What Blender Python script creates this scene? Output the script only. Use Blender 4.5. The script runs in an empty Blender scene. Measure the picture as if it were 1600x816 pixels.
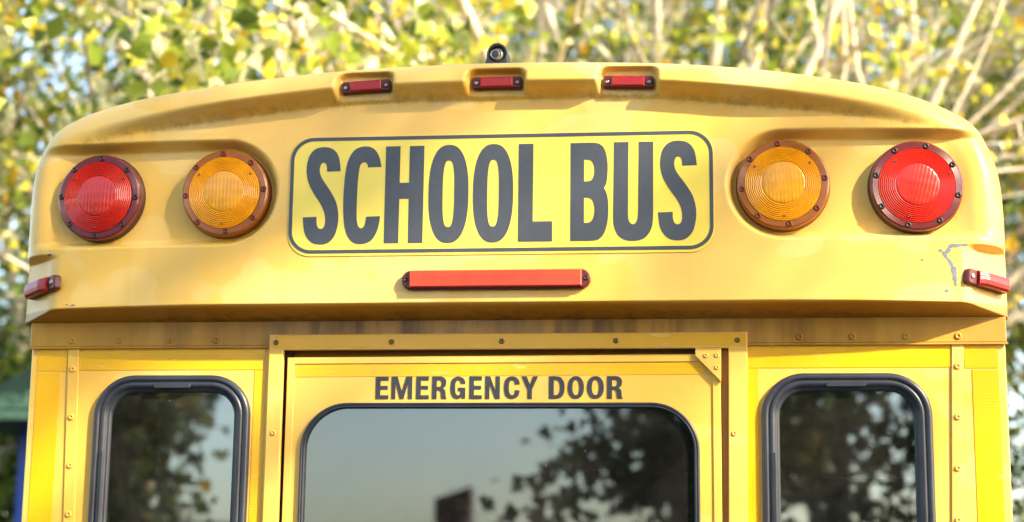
import bpy, math, random
import numpy as np
from mathutils import Matrix, Vector
from mathutils.geometry import tessellate_polygon
rad = math.radians
random.seed(7); RNG = np.random.default_rng(7)
sc = bpy.context.scene
COL = sc.collection

# ------------------------------------------------------------------ camera, sky, sun, exposure
cam_d = bpy.data.cameras.new('camera'); cam = bpy.data.objects.new('camera', cam_d); COL.objects.link(cam)
cam.matrix_world = (Matrix.Translation((0.5, -4.0, 1.576)) @ Matrix.Rotation(rad(6.84), 4, 'Z') @ Matrix.Rotation(rad(10.92), 4, 'X')
                    @ Matrix.Rotation(rad(-0.68), 4, 'Y') @ Matrix.Rotation(rad(90), 4, 'X'))
cam_d.sensor_width = 36.0; cam_d.lens = 36.0 * 2702.2 / 1600.0
cam_d.clip_start = 0.05; cam_d.clip_end = 2000
cam_d.dof.use_dof = True; cam_d.dof.focus_distance = 3.93; cam_d.dof.aperture_fstop = 2.4
sc.camera = cam

SUN_AZ, SUN_EL = rad(180 - 57), rad(31)          # azimuth from +Y (away from the camera) towards +X; sun stands behind the camera on the right
sdir = Vector((math.cos(SUN_EL) * math.sin(SUN_AZ), math.cos(SUN_EL) * math.cos(SUN_AZ), math.sin(SUN_EL)))
world = bpy.data.worlds.new('World'); sc.world = world; world.use_nodes = True
wn = world.node_tree.nodes; wl = world.node_tree.links; wn.clear()
sky = wn.new('ShaderNodeTexSky'); sky.sky_type = 'NISHITA'; sky.sun_disc = False
sky.sun_elevation = SUN_EL; sky.sun_rotation = SUN_AZ; sky.air_density = 1.0; sky.dust_density = 1.6; sky.ozone_density = 1.0
bg = wn.new('ShaderNodeBackground'); bg.inputs['Strength'].default_value = 0.125
wo = wn.new('ShaderNodeOutputWorld'); wl.new(sky.outputs[0], bg.inputs[0]); wl.new(bg.outputs[0], wo.inputs[0])
sun_d = bpy.data.lights.new('sun', 'SUN'); sun_d.energy = 3.0; sun_d.angle = rad(1.0); sun_d.color = (1.0, 0.88, 0.72)
sun = bpy.data.objects.new('sun', sun_d); COL.objects.link(sun); sun.rotation_euler = sdir.to_track_quat('Z', 'Y').to_euler()
vs = sc.view_settings; vs.view_transform = 'Standard'; vs.look = 'None'; vs.exposure = 2.22; vs.gamma = 1.0; vs.use_curve_mapping = False
vs.use_white_balance = True; vs.white_balance_temperature = 7100; vs.white_balance_tint = 10.0

sc.render.resolution_x, sc.render.resolution_y = 1024, 522
sc.render.engine = 'CYCLES'
sc.cycles.max_bounces = 8; sc.cycles.transparent_max_bounces = 16; sc.cycles.caustics_reflective = False; sc.cycles.caustics_refractive = False

# ------------------------------------------------------------------ material helper
def S(name): return name
class NT:
    def __init__(s, name):
        s.m = bpy.data.materials.new(name); s.m.use_nodes = True; s.t = s.m.node_tree; s.t.nodes.clear()
        s.out = s.t.nodes.new('ShaderNodeOutputMaterial')
    def n(s, typ, ins=None, **kw):
        nd = s.t.nodes.new('ShaderNode' + typ)
        for k, v in kw.items(): setattr(nd, k, v)
        for k, v in (ins or {}).items():
            sk = nd.inputs[k]
            if isinstance(v, bpy.types.NodeSocket): s.t.links.new(v, sk)
            else: sk.default_value = v
        return nd
    def pos(s): return s.n('NewGeometry').outputs['Position']
    def obj(s): return s.n('TexCoord').outputs['Object']
    def mapping(s, v, scale): return s.n('Mapping', {'Vector': v, 'Scale': scale}).outputs[0]
    def noise(s, v, scale, detail=4, rough=0.55): return s.n('TexNoise', {'Vector': v, 'Scale': scale, 'Detail': detail, 'Roughness': rough}).outputs['Fac']
    def ramp(s, f, a, b, lo=0.0, hi=1.0): return s.n('MapRange', {'Value': f, 'From Min': a, 'From Max': b, 'To Min': lo, 'To Max': hi}).outputs[0]
    def mix(s, f, a, b):
        nd = s.t.nodes.new('ShaderNodeMix'); nd.data_type = 'RGBA'
        for sk, v in ((nd.inputs[0], f), (nd.inputs[6], a), (nd.inputs[7], b)):
            if isinstance(v, bpy.types.NodeSocket): s.t.links.new(v, sk)
            else: sk.default_value = v if not isinstance(v, tuple) else (*v, 1.0)[:4]
        return nd.outputs[2]
    def math(s, op, a, b=0.0, c=None):
        nd = s.n('Math', operation=op)
        for i, v in enumerate((a, b) if c is None else (a, b, c)):
            if isinstance(v, bpy.types.NodeSocket): s.t.links.new(v, nd.inputs[i])
            else: nd.inputs[i].default_value = v
        return nd.outputs[0]
    def bump(s, h, strength, dist=0.002): return s.n('Bump', {'Height': h, 'Strength': strength, 'Distance': dist}).outputs[0]
    def bsdf(s, **kw):
        ins = {k.replace('_', ' '): (v if not (isinstance(v, tuple) and len(v) == 3 and 'Color' in k) else (*v, 1.0)) for k, v in kw.items()}
        return s.n('BsdfPrincipled', ins)
    def done(s, nd):
        s.t.links.new(nd.outputs[0] if hasattr(nd, 'outputs') else nd, s.out.inputs[0]); return s.m
def simple(name, color, rough=0.5, var=0.12, nscale=8.0, metal=0.0, bump=0.0, bscale=60.0, coat=0.0, spec=0.5):
    t = NT(name); p = t.obj()
    n1 = t.noise(p, nscale)
    c = t.mix(t.ramp(n1, 0.3, 0.7), tuple(x * (1 - var) for x in color), tuple(min(1, x * (1 + var)) for x in color))
    b = t.bsdf(Base_Color=c, Roughness=t.ramp(t.noise(p, nscale * 3), 0.3, 0.7, rough * 0.85, min(1, rough * 1.15)), Metallic=metal)
    b.inputs['Coat Weight'].default_value = coat; b.inputs['Specular IOR Level'].default_value = spec
    if bump: t.t.links.new(t.bump(t.noise(p, bscale), bump), b.inputs['Normal'])
    return t.done(b)

def paint_mat(name, dirt=False):
    t = NT(name); p = t.pos()
    big = t.noise(p, 2.3, 2, 0.4)
    patch = t.ramp(big, 0.50, 0.515)
    patch2 = t.ramp(t.noise(t.mapping(p, (1.0, 1.0, 1.6)), 4.1, 2, 0.4), 0.58, 0.60)
    grain = t.noise(p, 14, 5)
    c = t.mix(t.math('MULTIPLY', patch, 0.35), (0.84, 0.495, 0.09), (0.84, 0.54, 0.15))
    c = t.mix(t.math('MULTIPLY', patch2, 0.3), c, (0.84, 0.62, 0.25))
    c = t.mix(t.ramp(grain, 0.35, 0.75, 0.0, 0.22), c, (0.76, 0.42, 0.05))
    speck = t.ramp(t.noise(p, 95, 2), 0.735, 0.77)
    c = t.mix(t.math('MULTIPLY', speck, 0.35), c, (0.25, 0.15, 0.06))
    if dirt:                                            # rain-washed vertical runs and blots, over a painted shade tone
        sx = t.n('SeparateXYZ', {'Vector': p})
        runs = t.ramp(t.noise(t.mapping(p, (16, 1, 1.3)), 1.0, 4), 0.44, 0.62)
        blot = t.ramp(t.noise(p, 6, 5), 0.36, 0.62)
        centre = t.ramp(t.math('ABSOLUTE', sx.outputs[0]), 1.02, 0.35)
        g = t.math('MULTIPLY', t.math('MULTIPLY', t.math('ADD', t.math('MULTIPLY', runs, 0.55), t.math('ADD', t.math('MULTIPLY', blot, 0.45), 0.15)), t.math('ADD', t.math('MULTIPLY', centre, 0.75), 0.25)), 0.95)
        c = t.mix(0.6, c, (0.42, 0.185, 0.010))  # even tone: shade under the overhang painted into the colour
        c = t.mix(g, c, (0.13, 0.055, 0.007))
    rgh = t.ramp(grain, 0.3, 0.7, 0.30, 0.46)
    b = t.bsdf(Base_Color=c, Roughness=rgh)
    b.inputs['Coat Weight'].default_value = 0.16; b.inputs['Coat Roughness'].default_value = 0.14; b.inputs['Specular IOR Level'].default_value = 0.32
    t.t.links.new(t.bump(t.math('ADD', t.noise(p, 120, 2), t.math('MULTIPLY', t.noise(p, 9, 2), 3.0)), 0.10, 0.0015), b.inputs['Normal'])
    return t.done(b)

def cap_mat():
    """bus paint with shade painted into the groove below the brow, stains and painted shade on the overhang"""
    t = NT('cap_paint'); p = t.pos(); at = t.n('Attribute', attribute_name='grime_shade')
    patch = t.ramp(t.noise(p, 2.3, 2, 0.4), 0.50, 0.515)
    patch2 = t.ramp(t.noise(t.mapping(p, (1.0, 1.0, 1.6)), 4.1, 2, 0.4), 0.58, 0.60)
    grain = t.noise(p, 14, 5)
    c = t.mix(t.math('MULTIPLY', patch, 0.4), (0.85, 0.515, 0.105), (0.86, 0.575, 0.18))
    c = t.mix(t.math('MULTIPLY', patch2, 0.4), c, (0.88, 0.66, 0.27))
    c = t.mix(t.ramp(grain, 0.35, 0.75, 0.0, 0.18), c, (0.78, 0.45, 0.07))
    speck = t.ramp(t.noise(p, 95, 2), 0.74, 0.77)
    c = t.mix(t.math('MULTIPLY', speck, 0.25), c, (0.25, 0.15, 0.06))
    underside_shade = t.n('Attribute', attribute_name='underside_shade')
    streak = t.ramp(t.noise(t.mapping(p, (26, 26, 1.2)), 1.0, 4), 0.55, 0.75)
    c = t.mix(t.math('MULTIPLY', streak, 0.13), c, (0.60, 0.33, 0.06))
    c = t.mix(t.math('MULTIPLY', underside_shade.outputs['Fac'], 0.88), c, (0.38, 0.165, 0.012))  # underside's shade and orange bounce light painted into the colour
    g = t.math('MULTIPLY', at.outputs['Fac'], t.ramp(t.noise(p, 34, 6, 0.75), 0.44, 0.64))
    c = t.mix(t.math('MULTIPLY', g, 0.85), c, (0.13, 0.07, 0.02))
    b = t.bsdf(Base_Color=c, Roughness=t.ramp(grain, 0.3, 0.7, 0.30, 0.45))
    b.inputs['Coat Weight'].default_value = 0.2; b.inputs['Coat Roughness'].default_value = 0.12; b.inputs['Specular IOR Level'].default_value = 0.32
    t.t.links.new(t.bump(t.math('ADD', t.noise(p, 120, 2), t.math('MULTIPLY', t.noise(p, 7, 2), 4.0)), 0.10, 0.0015), b.inputs['Normal'])
    return t.done(b)

def tape_mat():
    t = NT('reflective_tape'); p = t.pos()
    v = t.n('TexVoronoi', {'Vector': t.mapping(p, (1, 0.0, 1)), 'Scale': 150.0, 'Randomness': 0.12}, feature='DISTANCE_TO_EDGE')
    cell = t.ramp(v.outputs['Distance'], 0.04, 0.16)
    wear = t.ramp(t.noise(p, 9, 5), 0.42, 0.7)
    c = t.mix(cell, (0.74, 0.385, 0.002), (0.84, 0.455, 0.002))
    c = t.mix(t.math('MULTIPLY', wear, 0.35), c, (0.80, 0.46, 0.02))
    scuff = t.ramp(t.noise(t.mapping(p, (3, 1, 14)), 3.0, 4), 0.66, 0.72)
    c = t.mix(t.math('MULTIPLY', scuff, 0.5), c, (0.85, 0.72, 0.30))
    b = t.bsdf(Base_Color=c, Roughness=0.34)
    b.inputs['Coat Weight'].default_value = 0.2; b.inputs['Coat Roughness'].default_value = 0.1
    t.t.links.new(t.bump(t.math('ADD', cell, t.math('MULTIPLY', t.noise(p, 12, 2), 2.0)), 0.12, 0.001), b.inputs['Normal'])
    return t.done(b)

def lens_mat(name, tint, body, flute=None, haze=0.45):
    """moulded plastic lens: coloured see-through plastic, some milkiness, clear gloss"""
    t = NT(name); p = t.obj()
    nrm = None
    if flute:
        s = t.n('SeparateXYZ', {'Vector': p})
        fl = t.math('SINE', t.math('MULTIPLY', s.outputs[0], 2 * math.pi / flute[0])); f2 = t.math('SINE', t.math('MULTIPLY', s.outputs[2], 2 * math.pi / flute[1]))
        nrm = t.bump(t.math('ADD', fl, t.math('MULTIPLY', f2, 0.7)), 0.20, 0.0010)
    tr = t.n('BsdfTransparent', {'Color': (*tint, 1)})
    b = t.bsdf(Base_Color=t.mix(t.ramp(t.noise(p, 30), 0.35, 0.7), body, tuple(x * 0.8 for x in body)), Roughness=0.35)
    tl = t.n('BsdfTranslucent', {'Color': (*body, 1)})
    if nrm:
        t.t.links.new(nrm, b.inputs['Normal'])
    d = t.n('MixShader', {0: 0.02, 1: b.outputs[0], 2: tl.outputs[0]})
    m = t.n('MixShader', {0: haze, 1: tr.outputs[0], 2: d.outputs[0]})
    gl = t.n('BsdfGlossy', {'Color': (1, 1, 1, 1), 'Roughness': 0.09})
    fr = t.n('Fresnel', {'IOR': 1.28 if flute else 1.40})
    if nrm: t.t.links.new(nrm, gl.inputs['Normal'])
    return t.done(t.n('MixShader', {0: fr.outputs[0], 1: m.outputs[0], 2: gl.outputs[0]}))

def glass_mat(name, tint, refl):
    t = NT(name); p = t.pos()
    tr = t.n('BsdfTransparent', {'Color': (*tint, 1)})
    smear = t.noise(t.mapping(p, (2, 1, 7)), 3.0, 5)
    gl = t.n('BsdfGlossy', {'Color': (0.80, 0.92, 1.0, 1), 'Roughness': t.ramp(smear, 0.3, 0.75, 0.0, 0.035)})
    t.t.links.new(t.bump(t.noise(p, 2.0, 1), 0.05, 0.004), gl.inputs['Normal'])
    fr = t.n('Fresnel', {'IOR': 1.52})
    k = t.math('ADD', t.math('MULTIPLY', fr.outputs[0], 1.0), refl)
    m = t.n('MixShader', {0: k, 1: tr.outputs[0], 2: gl.outputs[0]})
    dust = t.n('BsdfDiffuse', {'Color': (0.55, 0.53, 0.5, 1)})
    dn = t.math('ADD', t.ramp(t.noise(p, 5, 6, 0.65), 0.40, 0.8, 0.008, 0.05), t.ramp(t.noise(p, 120, 2), 0.74, 0.78, 0.0, 0.25))
    return t.done(t.n('MixShader', {0: dn, 1: m.outputs[0], 2: dust.outputs[0]}))

def leaf_mat(name, k=1.0):
    t = NT(name); a = t.n('Attribute', attribute_name='leaf_tint')
    col = a.outputs['Color']
    b = t.bsdf(Base_Color=col, Roughness=0.45)
    tl = t.n('BsdfTranslucent', {'Color': col})
    return t.done(t.n('MixShader', {0: 0.5, 1: b.outputs[0], 2: tl.outputs[0]}))

def bark_mat(name, a, b_):
    t = NT(name); p = t.pos()
    n = t.noise(t.mapping(p, (9, 9, 2)), 2.0, 6)
    b = t.bsdf(Base_Color=t.mix(t.ramp(n, 0.35, 0.65), a, b_), Roughness=0.85)
    t.t.links.new(t.bump(n, 0.6, 0.02), b.inputs['Normal'])
    return t.done(b)

M = dict(
    paint=paint_mat('bus_paint'), dirty_shaded=paint_mat('grimy_shaded_bus_paint', True), cap=cap_mat(), tape=tape_mat(),
    vinyl=simple('sign_vinyl', (0.88, 0.68, 0.09), 0.35, 0.05, 5, coat=0.2),
    ink=simple('sign_ink', (0.055, 0.066, 0.084), 0.42, 0.07, 60, bump=0.15, bscale=300),
    doorink=simple('door_lettering', (0.030, 0.036, 0.046), 0.4, 0.1, 60),
    rubber=simple('window_rubber', (0.024, 0.029, 0.042), 0.34, 0.25, 12, bump=0.1, bscale=200),
    dark=simple('dark_gap', (0.03, 0.02, 0.01), 0.8),
    gapbrown=simple('door_seal_rubber', (0.34, 0.18, 0.04), 0.7),
    housing=simple('lamp_housing', (0.05, 0.022, 0.018), 0.5, 0.3, 40),
    amberhousing=simple('amber_lamp_housing', (0.16, 0.055, 0.015), 0.5, 0.3, 40),
    chrome=simple('lamp_reflector', (0.86, 0.86, 0.86), 0.45, 0.03, 20, metal=0.35),
    screw=simple('steel_screw', (0.45, 0.43, 0.40), 0.35, 0.3, 120, metal=0.9),
    screwdark=simple('sunk_screw', (0.035, 0.007, 0.008), 0.4, 0.3, 120),
    screwamber=simple('sunk_screw_amber', (0.16, 0.022, 0.006), 0.4, 0.3, 120),
    rust=simple('rusty_screw', (0.22, 0.12, 0.04), 0.6, 0.4, 200),
    chip=simple('bare_primer', (0.14, 0.18, 0.24), 0.6, 0.2, 60),
    redlens=lens_mat('red_lens', (0.95, 0.10, 0.05), (0.70, 0.020, 0.009), None, 0.92),
    redprism=lens_mat('red_prism', (0.95, 0.20, 0.08), (0.68, 0.020, 0.008), (0.0085, 0.022), 0.95),
    redrim=lens_mat('red_rim', (0.35, 0.04, 0.04), (0.20, 0.016, 0.018), None, 0.85),
    amberlens=lens_mat('amber_lens', (1.0, 0.55, 0.03), (1.0, 0.40, 0.004), None, 1.0),
    amberprism=lens_mat('amber_prism', (1.0, 0.65, 0.08), (1.0, 0.41, 0.006), (0.0085, 0.022), 1.0),
    amberrim=lens_mat('amber_rim', (0.7, 0.25, 0.03), (0.50, 0.14, 0.012), None, 0.8),
    markerlens=lens_mat('marker_lens', (0.9, 0.06, 0.04), (0.52, 0.014, 0.014), (0.004, 0.004), 0.8),
    barlens=lens_mat('brake_bar_lens', (0.95, 0.12, 0.06), (0.95, 0.075, 0.03), (0.006, 0.02), 0.9),
    markerbase=simple('marker_base', (0.11, 0.012, 0.016), 0.4, 0.3, 60),
    glass=glass_mat('door_glass', (0.16, 0.19, 0.19), 0.10), sideglass=glass_mat('side_window_glass', (0.30, 0.34, 0.32), 0.18),
    black=simple('black_plastic', (0.035, 0.042, 0.06), 0.35, 0.15, 20),
    silver=simple('camera_eye', (0.45, 0.46, 0.46), 0.3, 0.1, 60, metal=0.6),
    seat=simple('seat_vinyl', (0.02, 0.028, 0.028), 0.5, 0.2, 8), inside=simple('bus_interior', (0.11, 0.12, 0.12), 0.7),
    tyre=simple('tyre_rubber', (0.02, 0.02, 0.02), 0.8), steel=simple('bumper_black', (0.02, 0.02, 0.022), 0.45),
    asphalt=simple('asphalt', (0.055, 0.054, 0.052), 0.9, 0.2, 3, bump=0.5, bscale=90),
    grass=simple('grass_ground', (0.05, 0.06, 0.02), 0.9, 0.35, 2, bump=0.8, bscale=40),
    leaf=leaf_mat('autumn_leaf'),
    bark=bark_mat('pale_bark', (0.42, 0.37, 0.29), (0.62, 0.56, 0.46)), darkbark=bark_mat('brown_bark', (0.10, 0.075, 0.05), (0.22, 0.17, 0.12)),
    blue=simple('blue_play_panel', (0.03, 0.11, 0.62), 0.4, 0.08, 4), teal=simple('green_play_roof', (0.035, 0.085, 0.065), 0.5, 0.12, 5),
    yellowp=simple('yellow_play_plastic', (0.85, 0.48, 0.02), 0.4), greyp=simple('dark_play_deck', (0.05, 0.06, 0.07), 0.6),
    pale=simple('pale_play_plastic', (0.7, 0.62, 0.6), 0.5), mint=simple('mint_play_panel', (0.18, 0.36, 0.27), 0.6),
    brick=simple('maroon_brick', (0.085, 0.028, 0.035), 0.8, 0.2, 10), roofing=simple('slate_roof', (0.03, 0.03, 0.035), 0.7), wallp=simple('house_render', (0.20, 0.18, 0.16), 0.8),
)

# ------------------------------------------------------------------ mesh helpers
def mesh(name, verts, faces, mat, parent=None, smooth=False, loc=None):
    me = bpy.data.meshes.new(name); me.from_pydata([tuple(v) for v in verts], [], faces); me.update()
    me.materials.append(mat)
    if smooth: me.shade_smooth()
    o = bpy.data.objects.new(name, me); COL.objects.link(o)
    if parent: o.parent = parent
    if loc: o.location = loc
    return o
def clone(o, parent=None, loc=None):
    c = o.copy(); COL.objects.link(c); c.parent = parent
    if loc: c.location = loc
    for ch in list(o.children): clone(ch, c)
    return c
def empty(name, loc=(0, 0, 0), parent=None):
    o = bpy.data.objects.new(name, None); COL.objects.link(o); o.location = loc; o.empty_display_size = 0.1
    if parent: o.parent = parent
    return o
def tag(o, label, cat=None, group=None, kind=None):
    o['label'] = label
    if cat: o['category'] = cat
    if group: o['group'] = group
    if kind: o['kind'] = kind
    return o
def rrect(x0, x1, z0, z1, r, k=10):
    pts = []
    for cx, cz, a0 in ((x1 - r, z1 - r, 0), (x0 + r, z1 - r, 90), (x0 + r, z0 + r, 180), (x1 - r, z0 + r, 270)):
        for i in range(k + 1):
            a = rad(a0 + 90 * i / k); pts.append((cx + r * math.cos(a), cz + r * math.sin(a)))
    return pts
def area(l): return 0.5 * sum(l[i][0] * l[(i + 1) % len(l)][1] - l[(i + 1) % len(l)][0] * l[i][1] for i in range(len(l)))
def offset(l, d):
    """polyline moved inwards by d (counter-clockwise loops)"""
    n = len(l); out = []
    for i in range(n):
        p0, p1, p2 = l[i - 1], l[i], l[(i + 1) % n]
        e1 = (p1[0] - p0[0], p1[1] - p0[1]); e2 = (p2[0] - p1[0], p2[1] - p1[1])
        l1 = math.hypot(*e1) or 1e-9; l2 = math.hypot(*e2) or 1e-9
        n1 = (-e1[1] / l1, e1[0] / l1); n2 = (-e2[1] / l2, e2[0] / l2)
        m = (n1[0] + n2[0], n1[1] + n2[1]); q = max(0.35, 1 + n1[0] * n2[0] + n1[1] * n2[1])
        out.append((p1[0] + d * m[0] / q, p1[1] + d * m[1] / q))
    return out
def plate(name, loops, y0, t, mat, parent=None, bev=0.0, loc=None):
    """sheet standing in x,z: front at y0 facing the camera, thickness t, holes after the first loop"""
    V, F = [], []; fr = []
    for i, l in enumerate(loops):
        l = list(l); a = area(l)
        if (a < 0) == (i == 0): l.reverse()              # outer ccw, holes cw -> 'inwards' is into the sheet for both
        n = len(l); b0 = len(V)
        rings = [[(x, y0 + t, z) for x, z in l]]
        if bev: rings += [[(x, y0 + bev, z) for x, z in l], [(x, y0, z) for x, z in offset(l, bev)]]
        else: rings += [[(x, y0, z) for x, z in l]]
        for r in rings: V += r
        for k in range(len(rings) - 1):
            for j in range(n):
                a_, b_ = b0 + k * n + j, b0 + k * n + (j + 1) % n
                F.append((a_, b_, b_ + n, a_ + n))
        fr.append((b0 + (len(rings) - 1) * n, n))
    polys = [[Vector((V[s + j][0], V[s + j][2], 0)) for j in range(n)] for s, n in fr]
    idx = [s + j for s, n in fr for j in range(n)]
    for tri in tessellate_polygon(polys):
        tri = [idx[i] for i in tri]
        (x1, _, z1), (x2, _, z2), (x3, _, z3) = (V[i] for i in tri)
        if (x2 - x1) * (z3 - z1) - (x3 - x1) * (z2 - z1) < 0: tri.reverse()
        F.append(tuple(tri))
    return mesh(name, V, F, mat, parent, loc=loc)
def frame_sweep(name, x0, x1, z0, z1, r, prof, mat, parent, k=12):
    """moulding running round a rounded rectangle; prof = list of (inset, y)"""
    V, F = [], []; rings = []
    for ins, y in prof:
        rings.append([(x, y, z) for x, z in rrect(x0 + ins, x1 - ins, z0 + ins, z1 - ins, max(0.004, r - ins), k)])
    n = len(rings[0])
    for q in rings: V += q
    for a in range(len(rings) - 1):
        for j in range(n):
            F.append((a * n + j, (a + 1) * n + j, (a + 1) * n + (j + 1) % n, a * n + (j + 1) % n))
    o = mesh(name, V, F, mat, parent, smooth=True); return o
def box(name, x0, x1, y0, y1, z0, z1, mat, parent=None, bev=0.0):
    if bev:
        return plate(name, [[(x0, z0), (x1, z0), (x1, z1), (x0, z1)]], y0, y1 - y0, mat, parent, bev)
    v = [(x, y, z) for x in (x0, x1) for y in (y0, y1) for z in (z0, z1)]
    f = [(0, 1, 3, 2), (4, 6, 7, 5), (0, 4, 5, 1), (2, 3, 7, 6), (0, 2, 6, 4), (1, 5, 7, 3)]
    return mesh(name, v, f, mat, parent)
def lathe(name, prof, mat, parent, n=64, smooth=True, loc=None):
    """profile (radius, y) turned about the y axis; y grows away from the camera"""
    V, F = [], []
    for r, y in prof:
        for i in range(n):
            a = 2 * math.pi * i / n; V.append((r * math.cos(a), y, r * math.sin(a)))
    for k in range(len(prof) - 1):
        for i in range(n):
            j = (i + 1) % n; F.append((k * n + i, k * n + j, (k + 1) * n + j, (k + 1) * n + i))
    return mesh(name, V, F, mat, parent, smooth, loc)
SCREW = {}
def screw(name, mat, parent, loc, r=0.0055, h=0.003, mkey=None):
    key = (r, h, mat.name)
    if key not in SCREW:
        o = lathe(name, [(r, 0.0), (r * 0.95, -h * 0.6), (r * 0.7, -h), (r * 0.42, -h), (r * 0.34, -h * 0.35), (0.0002, -h * 0.3)], mat, parent, 14, True, loc)
        SCREW[key] = o.data; return o
    o = bpy.data.objects.new(name, SCREW[key]); COL.objects.link(o); o.parent = parent; o.location = loc
    return o
def sstep(a, b, x):
    t = np.clip((x - a) / (b - a), 0, 1); return t * t * (3 - 2 * t)

# ------------------------------------------------------------------ ground
def sheet(name, x0, x1, y0, y1, z, mat):
    o = mesh(name, [(x0, y0, z), (x1, y0, z), (x1, y1, z), (x0, y1, z)], [(0, 1, 2, 3)], mat); o['kind'] = 'structure'; return o
sheet('ground', -600, 600, -600, 600, -0.004, M['grass'])
sheet('road', -9, 14, -22, 7.5, 0.0, M['asphalt'])

# ------------------------------------------------------------------ the school bus
bus = tag(empty('school_bus'), 'yellow school bus seen from behind, warning lamps above its emergency door', 'school bus')
X0, HW = -0.006, 1.166
_ox = np.array([-1.172, -1.166, -1.150, -1.116, -1.056, -.965, -.86, -.72, -.6, -.41, -.2, 0, .2, .41, .6, .72, .86, .965, 1.045, 1.103, 1.138, 1.154, 1.160])
_oz = np.array([2.500, 2.575, 2.630, 2.6820, 2.7162, 2.7418, 2.7585, 2.7713, 2.7826, 2.7994, 2.809, 2.8121, 2.8084, 2.7999, 2.7821, 2.768, 2.7483, 2.7234, 2.6922, 2.653, 2.588, 2.522, 2.41])
def _os(x): return np.arcsin(np.clip((x - X0) / HW, -1, 1))
def hermite(xq, xs, ys):
    h = np.diff(xs); dl = np.diff(ys) / h; m = np.empty_like(ys); m[1:-1] = (dl[:-1] * h[1:] + dl[1:] * h[:-1]) / (h[:-1] + h[1:]); m[0] = dl[0]; m[-1] = dl[-1]
    i = np.clip(np.searchsorted(xs, xq) - 1, 0, len(xs) - 2); t = (xq - xs[i]) / h[i]
    return ((2 * t**3 - 3 * t**2 + 1) * ys[i] + (t**3 - 2 * t**2 + t) * h[i] * m[i] + (-2 * t**3 + 3 * t**2) * ys[i + 1] + (t**3 - t**2) * h[i] * m[i + 1])
def cap_top(x): return hermite(_os(x), _os(_ox), _oz)
def outline_dist(x, z):
    q = np.linspace(-math.pi / 2, math.pi / 2, 300); lx = X0 + HW * np.sin(q); lz = cap_top(lx)
    lx = np.concatenate([[lx[0]], lx, [lx[-1]]]); lz = np.concatenate([[1.9], lz, [1.9]])
    d = np.full(x.shape, 9.0)
    for i in range(len(lx) - 1):
        ex, ez = lx[i + 1] - lx[i], lz[i + 1] - lz[i]; L2 = ex * ex + ez * ez + 1e-12
        t = np.clip(((x - lx[i]) * ex + (z - lz[i]) * ez) / L2, 0, 1)
        d = np.minimum(d, np.hypot(x - lx[i] - t * ex, z - lz[i] - t * ez))
    return d
def crease(ax): return np.interp(ax, [0, .2, .4, .52, .66, .8, 1.0, 1.1, 1.17], [2.716, 2.716, 2.709, 2.697, 2.681, 2.664, 2.635, 2.621, 2.612])
MARK_X = (-0.317, -0.005, 0.303)
FACE = -0.11
def cap_y(x, z, grime_shade=False):
    ax = np.abs(x - X0 * sstep(0.8, 1.1, np.abs(x))); d = outline_dist(x, z)
    R = 0.080
    y = FACE + 0.035 * np.clip((ax - 0.60) / 0.57, 0, 1) ** 2
    zc = crease(ax); zt = cap_top(x)
    A = 0.056 * (1 - sstep(0.55, 1.14, ax))
    w = np.minimum(0.040, 0.40 * np.maximum(zt - zc, 0.02))
    y = y - A * sstep(-0.004, 1, (z - zc) / w)
    y = y + R * (1 - np.sqrt(1 - (1 - np.clip(d / R, 0, 1)) ** 2))
    # lamp recess, open to the outside
    cx, cz = 0.655, 2.506
    sd = np.where(ax > cx, np.abs(z - cz - 0.0) - 0.124, np.hypot(ax - cx, z - cz) - 0.124)
    y = y + 0.034 * (1 - sstep(1.02, 1.16, ax)) * (1 - sstep(-0.016, 0.007, sd))
    # marker lamp pockets in the brow
    for mx in MARK_X:
        q = np.hypot(np.maximum(np.abs(x - mx) - 0.048, 0), np.maximum(np.abs(z - 2.742) - 0.022, 0)) - 0.019
        m = 1 - sstep(-0.005, 0.005, q)
        y = y * (1 - m) + np.maximum(y, -0.117) * m
    # slanted notch at the lower corners
    notch = FACE + 0.006 + np.maximum(ax - 1.045, 0) * 0.85
    k = (1 - sstep(2.352, 2.366, z + 0.02 * (ax - 1.1))) * sstep(1.03, 1.06, ax)
    e = 0.02; hq = np.clip(0.5 + 0.5 * (notch - y) / e, 0, 1)
    y = y * (1 - k) + (y * (1 - hq) + notch * hq + e * hq * (1 - hq) * 0.5) * k
    # overhang
    yu = FACE + (2.236 - z) * 4.07
    dd = 0.006; hh = np.clip(0.5 + 0.5 * (yu - y) / dd, 0, 1)
    y = y * (1 - hh) + yu * hh + dd * hh * (1 - hh)
    y = np.minimum(y, 0.004)
    if not grime_shade: return y
    g = np.exp(-((z - zc - 0.006) / 0.011) ** 2) * (1 - sstep(1.0, 1.12, ax)) * 0.5  # shadow of the brow painted along the crease below it
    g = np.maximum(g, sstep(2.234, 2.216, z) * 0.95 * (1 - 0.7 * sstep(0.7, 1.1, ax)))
    return y, g, sstep(2.237, 2.230, z)  # last value masks the painted underside shade
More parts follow.
